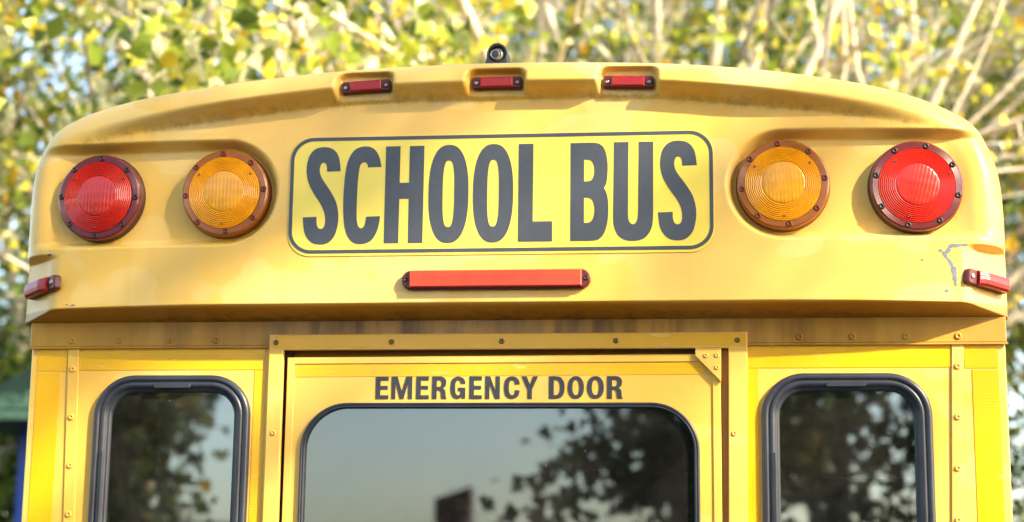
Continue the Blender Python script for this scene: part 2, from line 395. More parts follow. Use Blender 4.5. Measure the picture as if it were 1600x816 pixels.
def build_cap():
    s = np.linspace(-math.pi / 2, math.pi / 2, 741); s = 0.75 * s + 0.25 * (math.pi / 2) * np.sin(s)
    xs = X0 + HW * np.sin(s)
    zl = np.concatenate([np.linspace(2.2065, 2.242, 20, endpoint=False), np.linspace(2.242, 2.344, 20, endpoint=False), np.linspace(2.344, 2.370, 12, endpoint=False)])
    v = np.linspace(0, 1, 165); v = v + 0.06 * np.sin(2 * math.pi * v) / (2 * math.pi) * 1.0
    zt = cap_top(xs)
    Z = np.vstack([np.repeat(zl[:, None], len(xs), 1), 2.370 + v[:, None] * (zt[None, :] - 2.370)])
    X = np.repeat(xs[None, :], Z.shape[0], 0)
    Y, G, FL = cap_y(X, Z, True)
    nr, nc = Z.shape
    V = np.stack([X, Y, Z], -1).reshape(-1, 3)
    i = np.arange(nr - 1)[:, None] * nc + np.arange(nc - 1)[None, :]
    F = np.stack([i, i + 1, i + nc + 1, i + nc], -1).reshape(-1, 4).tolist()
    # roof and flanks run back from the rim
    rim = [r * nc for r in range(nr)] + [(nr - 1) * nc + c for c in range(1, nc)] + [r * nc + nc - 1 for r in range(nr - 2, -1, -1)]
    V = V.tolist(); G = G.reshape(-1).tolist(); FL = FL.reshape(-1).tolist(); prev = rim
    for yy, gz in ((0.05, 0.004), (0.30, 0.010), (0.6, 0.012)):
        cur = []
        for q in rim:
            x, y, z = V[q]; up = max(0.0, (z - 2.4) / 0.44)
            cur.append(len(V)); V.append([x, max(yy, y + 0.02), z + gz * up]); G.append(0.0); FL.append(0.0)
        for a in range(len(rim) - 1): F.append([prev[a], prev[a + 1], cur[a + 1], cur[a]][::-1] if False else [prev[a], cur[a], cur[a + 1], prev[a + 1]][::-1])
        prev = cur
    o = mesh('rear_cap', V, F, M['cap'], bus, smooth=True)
    at = o.data.attributes.new('grime_shade', 'FLOAT', 'POINT'); at.data.foreach_set('value', np.array(G, 'f'))
    at = o.data.attributes.new('underside_shade', 'FLOAT', 'POINT'); at.data.foreach_set('value', np.array(FL, 'f'))
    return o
cap = build_cap()
def cy(x, z): return float(cap_y(np.array([x]), np.array([z]))[0])

# body shell behind the cap
rp = [(X0 - HW * 0.994, 2.40)] + [(x, z) for x, z in zip(_ox, _oz)] + [(X0 + HW * 0.994, 2.40)]
V = [(x * 0.994, y, z - 0.004) for y in (0.55, 6.6) for x, z in rp]; m_ = len(rp)
mesh('roof', V, [(i, i + 1, m_ + i + 1, m_ + i)[::-1] for i in range(m_ - 1)], M['paint'], bus, True)
for sx in (-1, 1):
    box('side_wall', sx * 1.150, sx * 1.128, 0.03, 6.6, 0.62, 1.55, M['paint'], bus)
    box('side_wall', sx * 1.150, sx * 1.128, 0.03, 6.6, 2.13, 2.52, M['paint'], bus)
    for i in range(8):
        box('window_pillar', sx * 1.149, sx * 1.129, 0.04 + i * 0.9, 0.16 + i * 0.9, 1.55, 2.13, M['paint'], bus)
    for i in range(7):
        box('side_window_pane', sx * 1.140, sx * 1.136, 0.16 + i * 0.9, 0.94 + i * 0.9, 1.55, 2.13, M['sideglass'], bus)
box('floor', -1.125, 1.125, 0.06, 6.6, 0.60, 0.66, M['inside'], bus)
box('front_wall', -1.15, 1.15, 6.6, 6.64, 0.62, 2.80, M['paint'], bus)
box('ceiling_liner', -1.10, 1.10, 0.07, 6.55, 2.38, 2.40, M['inside'], bus)
box('lower_rear_wall', -1.150, 1.150, 0.004, 0.03, 0.55, 1.14, M['paint'], bus)
box('rear_bumper', -1.17, 1.17, -0.14, -0.02, 0.46, 0.70, M['steel'], bus, 0.012)
for sx in (-1, 1):
    for y in (1.3, 5.4):
        o = lathe('wheel', [(0.02, 0.13), (0.25, 0.12), (0.40, 0.12), (0.46, 0.07), (0.46, -0.07), (0.40, -0.12), (0.25, -0.12), (0.02, -0.05)], M['tyre'], bus, 32, True, (sx * 0.98, y, 0.46))
        o.rotation_euler = (0, 0, rad(90))
for y in (0.42, 1.25, 2.1, 2.95):
    for x0, x1 in ((-1.08, -0.28), (0.28, 1.08)):
        st = plate('seat', [rrect(x0, x1, 1.02, 1.872, 0.10)], y, 0.11, M['seat'], bus, 0.02)
        box('seat_cushion', x0, x1, y + 0.11, y + 0.52, 1.02, 1.14, M['seat'], st)
        box('seat_leg', x0 + 0.1, x0 + 0.14, y + 0.2, y + 0.24, 0.66, 1.02, M['steel'], st)

# ---- rear wall below the cap
for sx in (-1, 1):
    out = [(-1.152, 1.14), (-0.545, 1.14), (-0.545, 2.215), (-1.152, 2.215)]
    hole = rrect(-0.984 + 0.02, -0.600 - 0.02, 1.25, 2.083 - 0.02, 0.075)
    if sx > 0: out = [(-x, z) for x, z in out]; hole = [(-x, z) for x, z in hole]
    w = plate('rear_wall', [out, hole], 0.0, 0.03, M['paint'], bus, 0.004)
    q = lambda a, b: (min(sx * a, sx * b), max(sx * a, sx * b))
    def tape(a, b, z0, z1, par=w, y=-0.0014):
        x0, x1 = q(a, b); return plate('reflective_tape', [[(x0, z0), (x1, z0), (x1, z1), (x0, z1)]], y, 0.001, M['tape'], par)
    tape(1.060, 1.134, 2.094, 2.149); tape(1.076, 1.134, 1.15, 2.0905); tape(0.570, 1.030, 2.096, 2.150); tape(0.567, 0.594, 1.15, 2.0945)
    # vertical riveted batten, leaning in slightly as on the photograph
    a0, a1, b0, b1 = sx * 1.059, sx * 1.032, sx * 1.026, sx * 0.999
    ba = plate('batten', [[(a0, 2.150), (a1, 2.150), (b1, 1.14), (b0, 1.14)]], -0.0045, 0.0045, M['paint'], w, 0.001)
    for k in range(9):
        z = 2.098 - 0.1155 * k; screw('rivet', M['paint'], w, (sx * (1.0455 - 0.033 * (2.150 - z)), -0.0045, z), 0.0078, 0.004)
    # window
    win = empty('window', (0, 0, 0), bus)
    wx0, wx1 = q(0.984, 0.600)
    frame_sweep('gasket', wx0, wx1, 1.22, 2.083, 0.098,
                [(0, 0.001), (0.0005, -0.008), (0.003, -0.013), (0.007, -0.015), (0.012, -0.015), (0.0155, -0.0125), (0.017, -0.009), (0.0185, -0.0125), (0.022, -0.0145), (0.0275, -0.0135), (0.032, -0.009), (0.0345, -0.003), (0.0365, -0.004), (0.041, 0.002), (0.042, 0.015)], M['rubber'], win)
    plate('pane', [rrect(wx0 + 0.036, wx1 - 0.036, 1.256, 2.047, 0.062)], 0.006, 0.004, M['sideglass'], win)
    c = 0.5 * (wx0 + wx1)
    plate('locking_strip', [rrect(c - 0.045, c + 0.045, 2.0505, 2.0615, 0.0035, 4)], -0.0168, 0.005, M['rubber'], win, 0.001)
    xl = wx0 + 0.027
    plate('locking_strip', [rrect(xl - 0.005, xl + 0.004, 1.3, 1.90, 0.003, 4)], -0.0168, 0.005, M['rubber'], win, 0.001)

# ---- header flange under the cap
hd = plate('header_flange', [[(-1.154, 2.152), (1.154, 2.152), (1.154, 2.212), (-1.154, 2.212)]], -0.0075, 0.006, M['dirty_shaded'], bus, 0.002)
for x in (-1.047, -0.93, -0.805, -0.69, 0.69, 0.81, 0.93, 1.047):
    screw('rivet', M['dirty_shaded'], hd, (x, -0.0075, 2.1665), 0.0085, 0.0035)
box('drip_lip', -1.157, 1.157, -0.010, 0.0, 2.1475, 2.1518, M['dirty_shaded'], hd)

# ---- door frame, door
df = plate('door_frame', [[(-0.560, 1.14), (-0.519, 1.14), (-0.5235, 2.141), (0.527, 2.141), (0.517, 1.14), (0.560, 1.14), (0.571, 2.178), (-0.5585, 2.178)]], -0.0135, 0.014, M['paint'], bus, 0.002)
plate('reflective_tape', [[(-0.545, 2.1465), (0.566, 2.1465), (0.566, 2.1755), (-0.545, 2.1755)]], -0.0149, 0.001, M['tape'], df)
for x in (-0.541, -0.262, 0.0, 0.268, 0.548): screw('rivet', M['rust'], df, (x, -0.0149, 2.159), 0.0068, 0.0035)
for x, z in ((-0.540, 1.944), (0.5385, 1.944), (-0.540, 1.60), (0.538, 1.60)): screw('rivet', M['paint'], df, (x, -0.0135, z), 0.0068, 0.0035)
box('door_jamb', -0.545, 0.555, 0.035, 0.05, 1.86, 2.21, M['gapbrown'], df)
box('door_seal', 0.500, 0.530, 0.004, 0.03, 1.14, 2.139, M['gapbrown'], df)
box('door_seal', -0.530, -0.508, 0.012, 0.03, 1.14, 2.139, M['dark'], df)

D0 = -0.004
dx0, dx1, dzt = -0.5145, 0.5085, 2.1245
door_win = (-0.476, 0.4595, 1.22, 2.016)
door = plate('emergency_door', [[(dx0, 1.15), (dx1, 1.15), (dx1, dzt + 0.004), (dx0, dzt)], rrect(-0.468, 0.4515, 1.23, 2.008, 0.10)], D0, 0.03, M['paint'], bus, 0.0015)
plate('door_hem', [[(dx0 + 0.001, 1.151), (dx1 - 0.001, 1.151), (dx1 - 0.001, dzt + 0.003), (dx0 + 0.001, dzt - 0.001)], [(dx0 + 0.0185, 1.17), (dx1 - 0.0185, 1.17), (dx1 - 0.0185, dzt - 0.0145), (dx0 + 0.0185, dzt - 0.0165)]], D0 - 0.004, 0.004, M['paint'], door, 0.0012)
plate('reflective_tape', [[(-0.4945, 2.0775), (0.470, 2.0815), (0.470, 2.1085), (-0.4945, 2.1065)]], D0 - 0.0012, 0.001, M['tape'], door)
br = plate('corner_bracket', [[(0.451, 2.1405), (0.451, 2.1225), (0.5095, 2.062), (0.5105, 2.1405)]], D0 - 0.0135, 0.010, M['paint'], door, 0.001)
for x, z in ((0.4755, 2.1225), (0.5005, 2.1235), (0.5005, 2.0955)): screw('screw', M['paint'], door, (x, D0 - 0.0135, z), 0.0058, 0.003)
frame_sweep('gasket', *door_win, 0.112, [(0, D0 + 0.001), (0.0004, D0 - 0.006), (0.003, D0 - 0.010), (0.006, D0 - 0.009), (0.0072, D0 - 0.006), (0.0085, D0 - 0.009), (0.0115, D0 - 0.008), (0.0135, D0 - 0.002), (0.014, D0 + 0.012)], M['rubber'], door, 16)
plate('pane', [rrect(door_win[0] + 0.011, door_win[1] - 0.011, 1.231, 2.005, 0.10)], D0 + 0.003, 0.005, M['glass'], door)

# ---- lettering
def catmull(pts, k=6):
    """pts: (x, y, corner?) closed outline; smooth between corners"""
    n = len(pts); out = []
    for i in range(n):
        p1, p2 = pts[i], pts[(i + 1) % n]
        p0 = pts[i - 1] if len(p1) < 3 else (2 * p1[0] - p2[0], 2 * p1[1] - p2[1])
        p3 = pts[(i + 2) % n] if len(p2) < 3 else (2 * p2[0] - p1[0], 2 * p2[1] - p1[1])
        if len(p1) > 2 and len(p2) > 2: out.append((p1[0], p1[1])); continue
        for j in range(k):
            t = j / k
            out.append(tuple(0.5 * (2 * p1[c] + (p2[c] - p0[c]) * t + (2 * p0[c] - 5 * p1[c] + 4 * p2[c] - p3[c]) * t * t + (3 * p1[c] - p0[c] - 3 * p2[c] + p3[c]) * t ** 3) for c in (0, 1)))
    return out
def superell(cx, cy_, a, b, e, n=48):
    return [(cx + a * math.copysign(abs(math.cos(q)) ** (2 / e), math.cos(q)), cy_ + b * math.copysign(abs(math.sin(q)) ** (2 / e), math.sin(q))) for q in (2 * math.pi * i / n for i in range(n))]
K = 1
gS = [catmull([(345, 290, K), (262, 292, K), (261, 266), (254, 246), (240, 239), (226, 247), (218, 275), (222, 305), (236, 335), (262, 372), (295, 420), (322, 470), (337, 530), (338, 590), (326, 650), (305, 688), (275, 711), (235, 718), (190, 709), (156, 680), (135, 635), (125, 558, K), (208, 556, K), (209, 592), (218, 618), (235, 627), (252, 618), (260, 592), (258, 550), (247, 515), (225, 475), (190, 425), (156, 365), (141, 310), (139, 260), (150, 205), (175, 168), (207, 151), (245, 147), (285, 155), (315, 178), (335, 220)])]
gC = [catmull([(587, 262, K), (505, 264, K), (503, 250), (495, 237), (482, 233), (467, 240), (457, 258), (452, 290), (447, 350), (445, 440), (445, 520), (448, 575), (456, 605), (471, 619), (486, 613), (496, 595), (503, 552, K), (586, 550, K), (580, 597), (566, 645), (541, 685), (510, 705), (470, 711), (431, 703), (401, 675), (380, 630), (368, 560), (363, 460), (366, 350), (375, 265), (392, 205), (418, 165), (450, 146), (490, 140), (525, 147), (553, 170), (574, 208)])]
gH = [[(0, 0), (85, 0), (85, 217), (140, 217), (140, 0), (225, 0), (225, 572), (140, 572), (140, 312), (85, 312), (85, 572), (0, 572)]]
gO = [superell(116, 287, 116, 287, 2.45), superell(116, 287, 33.5, 194, 3.0)]
gL = [[(0, 0), (85, 0), (85, 455), (197, 455), (197, 572), (0, 572)]]
gB = [catmull([(56, 115, K), (190, 115), (235, 130), (258, 165), (269, 215), (272, 270), (268, 330), (262, 360), (250, 382, K), (265, 412), (274, 460), (275, 530), (269, 590), (254, 640), (230, 674), (190, 689), (56, 690, K)]),
      catmull([(135, 215, K), (160, 216), (178, 224), (190, 248), (194, 280), (190, 312), (178, 334), (160, 341), (135, 342, K)]), catmull([(135, 438, K), (162, 440), (181, 452), (192, 480), (195, 515), (190, 550), (178, 574), (160, 584), (135, 585, K)])]
gU = [catmull([(304, 112, K), (388, 112, K), (386, 300), (385, 450), (385, 540), (392, 578), (413, 594), (433, 578), (441, 540), (443, 450), (445, 300), (447, 112, K), (531, 112, K), (529, 350), (527, 560), (515, 625), (486, 668), (450, 686), (410, 690), (365, 683), (328, 657), (306, 610), (300, 550), (302, 350)])]
def glyph(loops, x0, x1, z0, z1, y, t, mat, parent):
    xs = [p[0] for p in loops[0]]; ys = [p[1] for p in loops[0]]; ax, bx, ay, by = min(xs), max(xs), min(ys), max(ys)
    return plate('letter', [[(x0 + (p[0] - ax) / (bx - ax) * (x1 - x0), z1 - (p[1] - ay) / (by - ay) * (z1 - z0)) for p in l] for l in loops], y, t, mat, parent)
SY = FACE - 0.0022
sx0, sx1, sz0, sz1 = -0.4965, 0.4965, 2.354, 2.634
sign = plate('sign_panel', [rrect(sx0 - 0.001, sx1 + 0.001, sz0 - 0.0065, sz1 + 0.001, 0.055, 12)], SY, 0.0025, M['vinyl'], bus, 0.0005)
plate('sign_border', [rrect(sx0, sx1, sz0, sz1, 0.055, 12), rrect(sx0 + 0.0085, sx1 - 0.0085, sz0 + 0.0085, sz1 - 0.0085, 0.0465, 12)], SY - 0.0008, 0.0008, M['ink'], sign)
for g, a, b in zip((gS, gC, gH, gO, gO, gL, gB, gU, gS), (474, 538, 604, 673, 743, 814, 895, 961, 1029.5), (532.5, 597.5, 665, 736, 806, 867, 953.5, 1023, 1089.5)):
    ov = 0.0012 if g in (gS, gC, gO) else 0.0
    zb = 2.3765 - (0 if g not in (gU,) else 0.0012)
    glyph(g, -0.463 + (a - 474) * 0.001499, -0.463 + (b - 474) * 0.001499, zb - ov, 2.6095 + ov, SY - 0.0007, 0.0007, M['ink'], sign)
# EMERGENCY DOOR, 100 units tall, y down
hE = [[(0, 0), (55, 0), (55, 17), (20, 17), (20, 41), (52, 41), (52, 57), (20, 57), (20, 83), (56, 83), (56, 100), (0, 100)]]
hM = [[(0, 0), (26, 0), (45, 66), (64, 0), (90, 0), (90, 100), (73, 100), (73, 24), (53, 100), (37, 100), (17, 24), (17, 100), (0, 100)]]
hR = [catmull([(0, 0, K), (36, 0), (52, 5), (60, 16), (61, 30), (57, 44), (46, 52, K), (55, 58), (59, 70), (60, 88), (65, 100, K), (43, 100, K), (40, 90), (39, 74), (35, 64), (26, 61), (20, 61, K), (20, 100, K), (0, 100, K)]), catmull([(20, 16, K), (32, 16), (39, 19), (42, 30), (39, 41), (32, 45), (20, 45, K)])]
hG = [catmull([(63, 33, K), (44, 33, K), (42, 22), (33, 16), (25, 20), (21, 32), (20, 50), (21, 68), (25, 80), (33, 85), (41, 80), (44, 66, K), (33, 66, K), (33, 50, K), (63, 50, K), (63, 100, K), (50, 100, K), (48, 89, K), (40, 99), (28, 102), (14, 96), (4, 80), (0, 50), (4, 20), (14, 5), (32, -1), (51, 5), (61, 19)])]
hN = [[(0, 0), (21, 0), (45, 66), (45, 0), (63, 0), (63, 100), (43, 100), (18, 33), (18, 100), (0, 100)]]
hC = [catmull([(65, 35, K), (46, 37, K), (43, 22), (34, 16), (26, 20), (21, 32), (20, 50), (21, 68), (26, 80), (34, 85), (43, 79), (46, 62, K), (65, 64, K), (61, 84), (50, 97), (33, 102), (15, 96), (4, 80), (0, 50), (4, 20), (15, 4), (33, -1), (51, 4), (62, 18)])]
hY = [[(0, 0), (22, 0), (36, 37), (50, 0), (71, 0), (45, 60), (45, 100), (26, 100), (26, 60)]]
hD = [catmull([(0, 0, K), (32, 0), (50, 6), (62, 24), (66, 50), (62, 77), (50, 94), (32, 100), (0, 100, K)]), catmull([(20, 17, K), (31, 17), (40, 23), (45, 35), (46, 50), (45, 66), (40, 77), (31, 83), (20, 83, K)])]
hO = [superell(34, 50, 34, 51, 2.2), superell(34, 50, 14.5, 34, 2.3)]
for g, a, b in zip((hE, hM, hE, hR, hG, hE, hN, hC, hY, hD, hO, hO, hR), (72, 167, 315, 410, 519, 632, 726, 837, 940, 1102, 1212, 1325, 1442), (149, 290, 390, 498, 607, 706, 812, 929, 1037, 1194, 1307, 1423, 1534)):
    f = lambda u: -0.299 + (u - 72) * (0.582 / 1461)
    glyph(g, f(a), f(b), 2.0245, 2.0775, D0 - 0.0016, 0.0014, M['doorink'], door)

# ---- round warning lamps
RL = 0.102
def warning_lamp(amber):
    L = empty('warning_lamp', (0, 0, 0), bus)
    kl = 'amber' if amber else 'red'
    # y = 0 at the recessed panel, front towards -y
    lathe('housing', [(RL + 0.002, 0.012), (RL + 0.003, -0.006), (RL + 0.0015, -0.014), (RL - 0.001, -0.0155), (0.088, -0.0155), (0.087, -0.012), (0.0865, -0.002)], M['amberhousing' if amber else 'housing'], L, 72)
    V = [(0.0865, -0.016), (0.080, -0.010), (0.066, 0.000), (0.048, 0.006), (0.028, 0.010), (0.013, 0.011), (0.0005, 0.011)]
    lathe('reflector', V, M['chrome'], L, 48)
    lathe('bulb', [(0.011, 0.010), (0.011, -0.004), (0.014, -0.012), (0.012, -0.019), (0.006, -0.0225), (0.0003, -0.0235)], M['silver'], L, 20)
    rim = [(RL, -0.015), (RL + 0.0006, -0.018), (RL, -0.020), (RL + 0.0006, -0.0225), (RL, -0.025), (RL + 0.0004, -0.028), (RL - 0.001, -0.0315), (RL - 0.0035, -0.0335)]
    r = RL - 0.0045
    while r > 0.0845: rim += [(r, -0.0342), (r - 0.0012, -0.0338)]; r -= 0.0024
    lathe('lens_rim', rim, M[kl + 'rim'], L, 128, False)
    pr = []; r = rim[-1][0]
    while r > 0.0475:
        y = -0.0345 - 0.0125 * (1 - (r / 0.086) ** 2)
        pr += [(r, y - 0.0007), (r - 0.0022, y + 0.0007)]; r -= 0.0042
    lathe('lens', pr, M[kl + 'lens'], L, 128, False)
    rc = pr[-1][0]; yc = lambda q: -0.0345 - 0.0125 * (1 - (q / 0.086) ** 2)
    lathe('prism_disc', [(rc, pr[-1][1]), (rc - 0.0008, yc(rc))] + [(rc * q, yc(rc * q)) for q in (0.9, 0.75, 0.6, 0.45, 0.3, 0.15, 0.01)], M[kl + 'prism'], L, 64)
    for k in range(8):
        a = rad(90 + 45 * k + (4 if amber else 0)); screw('screw', M['screwamber' if amber else 'screwdark'], L, (0.0925 * math.cos(a), -0.0335, 0.0925 * math.sin(a)), 0.0072, 0.0030)
    for a in (35, 145, 268): screw('lens_nub', M[kl + 'rim'], L, (0.074 * math.cos(rad(a)), -0.0376, 0.074 * math.sin(rad(a))), 0.0032, 0.002)
    return L
red0 = warning_lamp(False); amb0 = warning_lamp(True)
def putlamp(o, x, z, tilt, label):
    o.location = (x, cy(x, z) + 0.002, z); o.rotation_euler = (0, rad(tilt), rad(4.0 if x > 0.8 else (-4.0 if x < -0.8 else 0))); o.scale = (1.025, 1.0, 1.025); o['label'] = label
redr = clone(red0, bus); ambr = clone(amb0, bus)
putlamp(red0, -0.9690, 2.503, 2, 'round red warning lamp at the outer left of the cap'); putlamp(redr, 0.9545, 2.500, 14, 'round red warning lamp at the outer right of the cap')
putlamp(amb0, -0.656, 2.506, 0, 'round amber warning lamp left of the sign'); putlamp(ambr, 0.6555, 2.506, -3, 'round amber warning lamp right of the sign')

# ---- small marker lamps
def marker_lamp(w=0.118, h=0.029):
    L = empty('marker_lamp', (0, 0, 0), bus)
    b = plate('base', [rrect(-w / 2, w / 2, -h / 2, h / 2, 0.006, 5)], -0.016, 0.018, M['markerbase'], L, 0.003)
    plate('lens', [rrect(-w / 2 + 0.0205, w / 2 - 0.0205, -h / 2 + 0.002, h / 2 - 0.002, 0.003, 4)], -0.0235, 0.008, M['markerlens'], L, 0.003)
    for s in (-1, 1):
        lathe('screw_well', [(0.0082, 0.0), (0.0078, -0.0022), (0.0055, -0.0022), (0.005, 0.0)], M['markerbase'], L, 16, True, (s * (w / 2 - 0.0105), -0.016, 0))
        screw('screw', M['screw'], L, (s * (w / 2 - 0.0105), -0.016, 0), 0.0042, 0.002)
    return L
mk0 = marker_lamp()
marks = [mk0] + [clone(mk0, bus) for _ in range(2)]
for o, x, z, t, lab in zip(marks, MARK_X, (2.7525, 2.7545, 2.7495), (-3.0, 0.0, 1.5), ('left', 'middle', 'right')):
    o.location = (x, -0.1155, z); o.rotation_euler = (0, rad(t), 0); o['label'] = lab + ' red marker lamp in the brow'
for s_ in (-1, 1):                                        # corner lamps: one screw at the inner end, lens bulging round the corner
    o = empty('marker_lamp', (0, 0, 0), bus); w, h = 0.128, 0.036
    plate('base', [rrect(-w / 2, w / 2, -h / 2, h / 2, 0.008, 5)], -0.012, 0.018, M['markerbase'], o, 0.003)
    V, F = [], []; nu = 14; prof = [(-h / 2 + 0.001, 0.0), (-h / 2 + 0.001, 0.55), (-h / 2 + 0.005, 0.9), (-0.004, 1.0), (0.006, 0.97), (h / 2 - 0.004, 0.8), (h / 2 - 0.001, 0.4), (h / 2 - 0.001, 0.0)]
    for i in range(nu + 1):
        u = i / nu; x = s_ * (-w / 2 + 0.028 + (w - 0.029) * u); hh = 0.018 * min(1.0, 0.35 + u * 3, (1.02 - u) * 6) ** 0.6
        for z, k in prof: V.append((x, -0.011 - hh * k, z))
    m_ = len(prof)
    for i in range(nu):
        for k in range(m_ - 1): F.append((i * m_ + k, (i + 1) * m_ + k, (i + 1) * m_ + k + 1, i * m_ + k + 1) if s_ > 0 else (i * m_ + k + 1, (i + 1) * m_ + k + 1, (i + 1) * m_ + k, i * m_ + k))
    F += [tuple(range(m_)), tuple(range(nu * m_, (nu + 1) * m_))]
    mesh('lens', V, F, M['markerlens'], o, False)
    screw('screw', M['screw'], o, (-s_ * (w / 2 - 0.013), -0.012, 0.001), 0.0062, 0.003)
    x = s_ * 1.104; o.location = (x, cy(x, 2.288) - 0.002, 2.2885 if s_ < 0 else 2.284); o.rotation_euler = (0, rad(6 * s_), rad(39 * s_)); o['label'] = ('left' if s_ < 0 else 'right') + ' corner red marker lamp'

# ---- long brake lamp bar
bl = empty('brake_lamp', (-0.003, FACE, 2.287), bus)
plate('base', [rrect(-0.2185, 0.2185, -0.0225, 0.0225, 0.022, 10)], -0.015, 0.016, M['markerbase'], bl, 0.003)
plate('lens', [rrect(-0.199, 0.199, -0.0180, 0.0205, 0.002, 3)], -0.0235, 0.009, M['barlens'], bl, 0.0025)
for s in (-1, 1): screw('screw', M['screwdark'], bl, (s * 0.209, -0.015, 0.001), 0.0062, 0.0025)

# ---- reversing camera on the roof
rc = empty('reversing_camera', (-0.0265, 0.03, 2.836), bus); rc.scale = (1.12, 1.0, 1.16)
arch = [(-0.034, 0), (0.034, 0)] + [(0.034 - 0.012 * (i / 8) ** 0.8, 0.030 * i / 8) for i in range(1, 8)] + [(0.023 * math.cos(rad(a)), 0.034 + 0.026 * math.sin(rad(a))) for a in range(0, 181, 12)] + [(-0.034 + 0.012 * (i / 8) ** 0.8, 0.030 * i / 8) for i in range(7, 0, -1)]
plate('housing', [arch, superell(0, 0.036, 0.019, 0.0175, 2.0, 32)], 0.0, 0.06, M['black'], rc, 0.003)
plate('socket', [superell(0, 0.036, 0.0195, 0.018, 2.0, 32)], 0.012, 0.004, M['dark'], rc)
eye = lathe('eyeball', [(0.0165 * math.sin(a), 0.010 - 0.0165 * math.cos(a) + 0.004) for a in np.linspace(1.5, 0.5, 10)], M['silver'], rc, 32, True, (0.001, 0.004, 0.036))
lathe('lens_ring', [(0.0098, -0.004), (0.0102, -0.008), (0.0088, -0.009), (0.0082, -0.0075)], M['screw'], rc, 28, True, (-0.0035, 0.002, 0.033))
lathe('camera_lens', [(0.0083, -0.0075), (0.005, -0.0085), (0.0003, -0.009)], M['black'], rc, 28, True, (-0.0035, 0.002, 0.033))

# ---- paint chipped to the primer near the right corner
def chip(cx, cz, lx, lz, ang, seed):
    r = random.Random(seed); n = 22; pts = []
    for i in range(n):
        a = 2 * math.pi * i / n; k = 0.6 + 0.55 * r.random()
        u, v = lx * math.cos(a) * k, lz * math.sin(a) * k
        pts.append((cx + u * math.cos(ang) - v * math.sin(ang), cz + u * math.sin(ang) + v * math.cos(ang)))
    V = [(x, cy(x, z) - 0.0007, z) for x, z in pts] + [(cx, cy(cx, cz) - 0.0007, cz)]
    mesh('paint_chip', V, [(i, (i + 1) % n, n) for i in range(n)], M['chip'], cap)
for i, a in enumerate(((1.003, 2.349, .005, .004, 0), (1.014, 2.337, .012, .004, -1.0), (1.024, 2.322, .012, .005, -1.1), (1.031, 2.303, .014, .007, -1.5), (1.033, 2.285, .010, .0055, -1.6), (1.034, 2.273, .008, .004, -1.5), (1.020, 2.348, .008, .006, .4), (1.036, 2.3605, .013, .0045, 0), (1.054, 2.3615, .013, .004, 0.05), (1.014, 2.257, .005, .004, 0), (0.962, 2.327, .004, .003, .5), (1.026, 2.359, .006, .006, 0), (-1.088, 2.364, .007, .003, 0), (-1.02, 2.240, .006, .002, 0), (-1.035, 2.241, .004, .0015, 0))):
    chip(*a, 50 + i)

# ------------------------------------------------------------------ trees
class Tubes:
    def __init__(s): s.V, s.F = [], []
    def add(s, pts, rr, n=7):
        b0 = len(s.V)
        for i, p in enumerate(pts):
            t = (pts[min(i + 1, len(pts) - 1)] - pts[max(i - 1, 0)]).normalized()
            u = t.orthogonal().normalized(); w = t.cross(u)
            if i and False: pass
            for k in range(n):
                a = 2 * math.pi * k / n; q = p + (u * math.cos(a) + w * math.sin(a)) * rr[i]; s.V.append(tuple(q))
        for i in range(len(pts) - 1):
            for k in range(n):
                j = (k + 1) % n; s.F.append((b0 + i * n + k, b0 + i * n + j, b0 + (i + 1) * n + j, b0 + (i + 1) * n + k))
YEL = [(0.80, 0.66, 0.08), (0.72, 0.68, 0.10), (0.55, 0.62, 0.09), (0.36, 0.48, 0.06), (0.80, 0.52, 0.07), (0.85, 0.83, 0.52)]  # palest tone paints leaf glints and bright sky flecks into the colour
GRN = [(0.16, 0.24, 0.04), (0.24, 0.32, 0.06), (0.34, 0.42, 0.07), (0.46, 0.50, 0.09), (0.10, 0.16, 0.04)]
DGR = [(0.10, 0.17, 0.03), (0.15, 0.22, 0.04), (0.22, 0.30, 0.05), (0.34, 0.40, 0.07), (0.07, 0.12, 0.03)]
DRK = [(0.06, 0.10, 0.03), (0.09, 0.14, 0.035), (0.16, 0.17, 0.04), (0.30, 0.20, 0.04), (0.05, 0.07, 0.025)]
def leaves(name, pts, pal, wts, size, parent, mat):
    P = np.array(pts); n = len(P)
    d = RNG.normal(size=(n, 3)); d[:, 2] -= 0.5; d /= np.linalg.norm(d, axis=1)[:, None]
    u = RNG.normal(size=(n, 3)); u -= (u * d).sum(1)[:, None] * d; u /= np.linalg.norm(u, axis=1)[:, None]
    nn = np.cross(d, u); s = size * RNG.uniform(0.6, 1.35, n)[:, None]
    fold = 0.18 * s * nn
    V = np.stack([P, P + d * s * 0.45 + u * s * 0.38 + fold, P + d * s, P + d * s * 0.45 - u * s * 0.38 + fold], 1).reshape(-1, 3)
    me = bpy.data.meshes.new(name); me.vertices.add(4 * n); me.vertices.foreach_set('co', V.astype('f').ravel())
    tri = (np.arange(n)[:, None] * 4 + np.array([0, 1, 2, 0, 2, 3])[None, :]).ravel()
    me.loops.add(6 * n); me.loops.foreach_set('vertex_index', tri.astype('i')); me.polygons.add(2 * n); me.polygons.foreach_set('loop_start', np.arange(0, 6 * n, 3, dtype='i'))
    me.update(calc_edges=True); me.validate()
    c = np.array(pal)[RNG.choice(len(pal), n, p=np.array(wts) / sum(wts))] * RNG.uniform(0.75, 1.25, (n, 1))
    at = me.attributes.new('leaf_tint', 'FLOAT_COLOR', 'POINT'); at.data.foreach_set('color', np.repeat(np.hstack([np.clip(c, 0, 1), np.ones((n, 1))]), 4, 0).astype('f').ravel())
    me.materials.append(mat); o = bpy.data.objects.new(name, me); COL.objects.link(o); o.parent = parent; return o
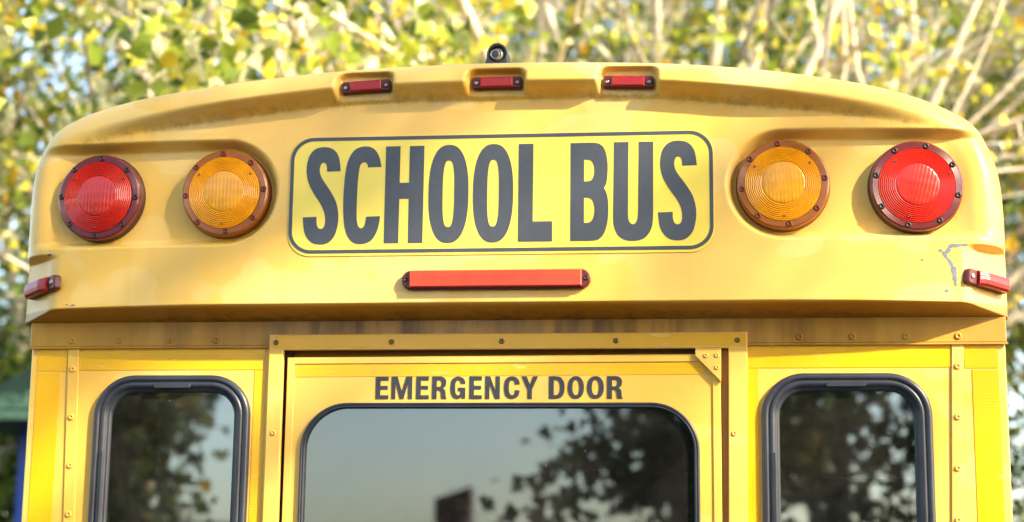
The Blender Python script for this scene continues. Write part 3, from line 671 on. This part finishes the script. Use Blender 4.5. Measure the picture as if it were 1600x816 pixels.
def tree(label, base, stems, pal, wts, size, per, spread, seed, bark='bark', levels=3, group=None, name='tree', twist=0.25, nch=(5, 7), bare=0.0, thick=1.0, clen=(0.38, 0.6)):
    """stems: list of (dx, dy, dz direction, length, radius)"""
    r = random.Random(seed); T = Tubes(); L = []
    root = tag(empty(name, base), label, 'tree', group)
    def grow(p, d, ln, rd, lev):
        n = 7 if lev == 0 else 5; pts = [p.copy()]; rr = [rd]; q = p.copy(); dd = d.copy()
        for i in range(n):
            dd = (dd + Vector((r.gauss(0, 1), r.gauss(0, 1), r.gauss(0, 1) + (0.25 if lev else 0.1))) * twist * (0.35 if lev == 0 else 0.6)).normalized()
            q = q + dd * (ln / n); pts.append(q.copy()); rr.append(rd * (1 - 0.75 * (i + 1) / n))
        T.add(pts, rr, 8 if lev == 0 else (6 if lev == 1 else 4))
        if lev >= levels - 1 or lev == levels:
            for i in range(int(per * (1 if lev == levels else 0.4))):
                if r.random() < bare: continue
                k = r.random() * n; a = int(min(k, n - 1)); c = pts[a].lerp(pts[a + 1], k - a)
                L.append((c.x + r.gauss(0, spread), c.y + r.gauss(0, spread), c.z + r.gauss(0, spread)))
        if lev < levels:
            for _ in range(r.randint(*nch)):
                k = r.uniform(0.22 if lev else 0.3, 1.0) * n; a = int(min(k, n - 1)); c = pts[a].lerp(pts[a + 1], k - a)
                t = (pts[a + 1] - pts[a]).normalized(); o = t.orthogonal(); o.rotate(Matrix.Rotation(r.uniform(0, 6.283), 3, t))
                nd = (t * r.uniform(0.5, 0.95) + o.normalized() * r.uniform(0.5, 1.0)).normalized()
                grow(c, nd, ln * r.uniform(*clen), rr[a] * r.uniform(0.45, 0.65) * thick, lev + 1)
    for dx, dy, dz, ln, rd in stems:
        d = Vector((dx, dy, dz)).normalized(); grow(Vector((d.x * 0.08, d.y * 0.08, -0.1)), d, ln, rd, 0)
    mesh('trunk', T.V, T.F, M[bark], root, True)
    leaves('crown', L, pal, wts, size, root, M['leaf'])
    return root
_r = random.Random(4)
fan = [(-0.52 + 0.90 * i / 23 + _r.uniform(-.05, .05), _r.uniform(-.12, .15), 1, _r.uniform(8.6, 9.6), _r.uniform(.05, .085)) for i in range(24)]
tree('multi-stemmed tree with pale bare branches fanning up behind the middle of the roof', (0.1, 8.2, 0), fan, YEL, [3, 4, 3, 2, 1, 3], 0.085, 6, 0.16, 3, levels=3, nch=(4, 5), bare=0.35, thick=1.1)
tree('dense yellow-green tree at the far left behind the bus', (-4.6, 9.2, 0), [(0.0, 0, 1, 6.5, .16), (0.35, -.1, 1, 7, .13), (-0.3, .1, 1, 6.5, .12), (0.6, .1, 1, 6.5, .1), (0.15, -.4, 1, 6, .1)], YEL + DGR, [2, 3, 3, 3, 1, 4, 2, 2, 2, 1, 1.5], 0.11, 36, 0.17, 5, nch=(5, 6))
tree('dense yellow-leaved tree at the far right behind the bus', (4.2, 9.6, 0), [(0.0, 0, 1, 7, .15), (0.4, -.1, 1, 7, .13), (-0.35, .1, 1, 7, .12), (0.75, .1, 1, 7, .1), (0.2, -.4, 1, 6, .1)], YEL + DGR, [3, 3, 2, 2, 2, 4, 1.5, 1.5, 1.5, 1, 1], 0.11, 34, 0.17, 8, nch=(5, 6))
tree('shaded green tree further back at the left', (-3.6, 15.5, 0), [(0, 0, 1, 9, .2), (.4, 0, 1, 8, .14), (-.4, 0, 1, 8, .14), (.1, -.4, 1, 8, .12)], DGR + YEL, [3, 4, 3, 2, 3, .6, .6, .6, .6, .3, .3], 0.12, 34, 0.32, 11, 'darkbark', nch=(5, 6))
tree('shaded green tree further back behind the pale branches', (1.2, 16.5, 0), [(0, 0, 1, 9.5, .2), (.4, 0, 1, 9, .14), (-.4, 0, 1, 9, .14), (.1, -.4, 1, 8, .12)], DGR + YEL, [3, 4, 3, 2, 3, .6, .6, .6, .6, .3, .3], 0.12, 34, 0.34, 12, 'darkbark', nch=(5, 6))
tree('green tree further back at the right', (6.6, 15.5, 0), [(0, 0, 1, 9, .2), (.4, 0, 1, 8.5, .14), (-.4, 0, 1, 8.5, .14), (.1, -.4, 1, 8, .12)], DGR + YEL, [2, 3, 3, 3, 2, 1, 1, 1, 1, .5, .4], 0.12, 34, 0.32, 13, 'darkbark', nch=(5, 6))
for x, y, sd, lab in ((-5.6, 11.0, 41, 'green bush behind the playground tower at the lower left'), (5.6, 11.5, 42, 'green bush at the lower right edge beyond the bus')):
    tree(lab, (x, y, 0), [(0, 0, 1, 3.4, .08), (.5, 0, 1, 3.2, .06), (-.5, 0, 1, 3.2, .06), (.9, .1, 1, 3, .06), (-.9, .1, 1, 3, .06), (.1, .6, 1, 3, .05), (0, -.6, 1, 3, .05)], DGR, [2, 3, 3, 1, 2], 0.10, 24, 0.18, sd, 'darkbark', nch=(4, 5), name='bush')
# behind the camera, seen in the window glass
tree('dark evergreen tree across the road, mirrored in the door window', (1.5, -12.5, 0), [(0, 0, 1, 5.0, .2), (.45, 0, 1, 4.8, .13), (-.35, 0, 1, 4.4, .13), (.1, .4, 1, 4.6, .12), (-.1, -.5, 1, 4.6, .12)], DRK, [3, 3, 2, 1, 2], 0.17, 14, 0.20, 21, 'darkbark', nch=(5, 6), clen=(0.34, 0.52))

tree('dark tree across the road, mirrored in the left window', (-6.8, -12.0, 0), [(0, 0, 1, 4.2, .2), (.3, 0, 1, 3.8, .13), (-.5, 0, 1, 4.2, .13), (.1, .4, 1, 4.2, .12), (-.2, -.5, 1, 4, .12)], DRK, [3, 3, 2, 1, 2], 0.18, 19, 0.22, 22, 'darkbark', nch=(5, 6))
tree('dark tree across the road, mirrored in the right window', (6.4, -13.5, 0), [(0, 0, 1, 6.5, .2), (.5, 0, 1, 6, .13), (-.55, 0, 1, 5.8, .13), (.1, .5, 1, 6, .12), (-.2, -.5, 1, 6, .12)], DRK, [3, 3, 2, 1, 2], 0.18, 13, 0.28, 23, 'darkbark', nch=(5, 6))
tree('tall leafy tree out of view, added to throw dappled shade on the bus', (5.7, -6.9, 0), [(0, 0, 1, 9.5, .25), (.28, 0.1, 1, 9, .16), (-.28, 0.1, 1, 9, .16), (.05, .3, 1, 9, .15), (-.05, -.3, 1, 9, .15)], GRN + YEL, [2, 3, 3, 2, 2, 1, 1, 1, 1, .5, .5], 0.15, 34, 0.30, 31, 'darkbark', nch=(5, 6), bare=0.22)  # not mirrored in the glass; added to dapple the bus with shade

# ------------------------------------------------------------------ playground tower at the left, beyond the bus
pt = tag(empty('playground_tower', (-4.05, 8.0, 0)), 'blue and green playground tower at the lower left edge', 'playground'); pt.scale = (1, 1, 0.92)
for x in (-0.55, 0.55):
    for y in (-0.4, 0.4): box('post', x - 0.05, x + 0.05, y - 0.05, y + 0.05, 0, 3.0, M['blue'], pt)
box('deck', -0.6, 0.9, -0.46, 0.46, 2.02, 2.12, M['greyp'], pt)
box('blue_panel', 0.16, 0.36, -0.5, -0.46, 2.12, 2.95, M['blue'], pt)
box('mint_panel', 0.10, 0.9, -0.5, -0.44, 1.30, 2.02, M['mint'], pt)
mesh('roof', [(-0.8, -0.65, 2.95), (0.85, -0.65, 2.95), (0.85, 0.65, 2.95), (-0.8, 0.65, 2.95), (-0.3, 0, 3.5), (0.4, 0, 3.5)], [(0, 1, 5, 4), (1, 2, 5), (2, 3, 4, 5), (3, 0, 4), (0, 3, 2, 1)], M['teal'], pt)
for x, z, k, r_ in ((0.50, 2.22, 'yellowp', .07), (0.50, 2.50, 'pale', .08), (0.38, 2.23, 'pale', .06)):
    lathe('play_bead', [(0.001 + r_ * math.sin(a), -r_ * math.cos(a)) for a in np.linspace(0.02, 3.12, 9)], M[k], pt, 16, True, (x, -0.55, z))

# ------------------------------------------------------------------ low house across the road, seen only in the glass
hs = tag(empty('house', (-6.0, -27, 0)), 'low house with dark roof across the road, mirrored in the door window', 'house')
box('wall', -7, 3.2, -4, 0, 0, 2.3, M['wallp'], hs)
mesh('roof', [(-7.4, 0.4, 2.25), (3.6, 0.4, 2.25), (3.6, -4.4, 2.25), (-7.4, -4.4, 2.25), (-7.4, -2, 3.0), (3.6, -2, 2.72)], [(0, 4, 5, 1), (3, 2, 5, 4), (0, 3, 4), (1, 5, 2), (0, 1, 2, 3)], M['roofing'], hs)
ch = plate('chimney', [[(1.35, 2.2), (2.0, 2.2), (2.0, 3.52), (1.78, 3.42), (1.35, 3.28)]], -1.0, 0.6, M['brick'], hs)
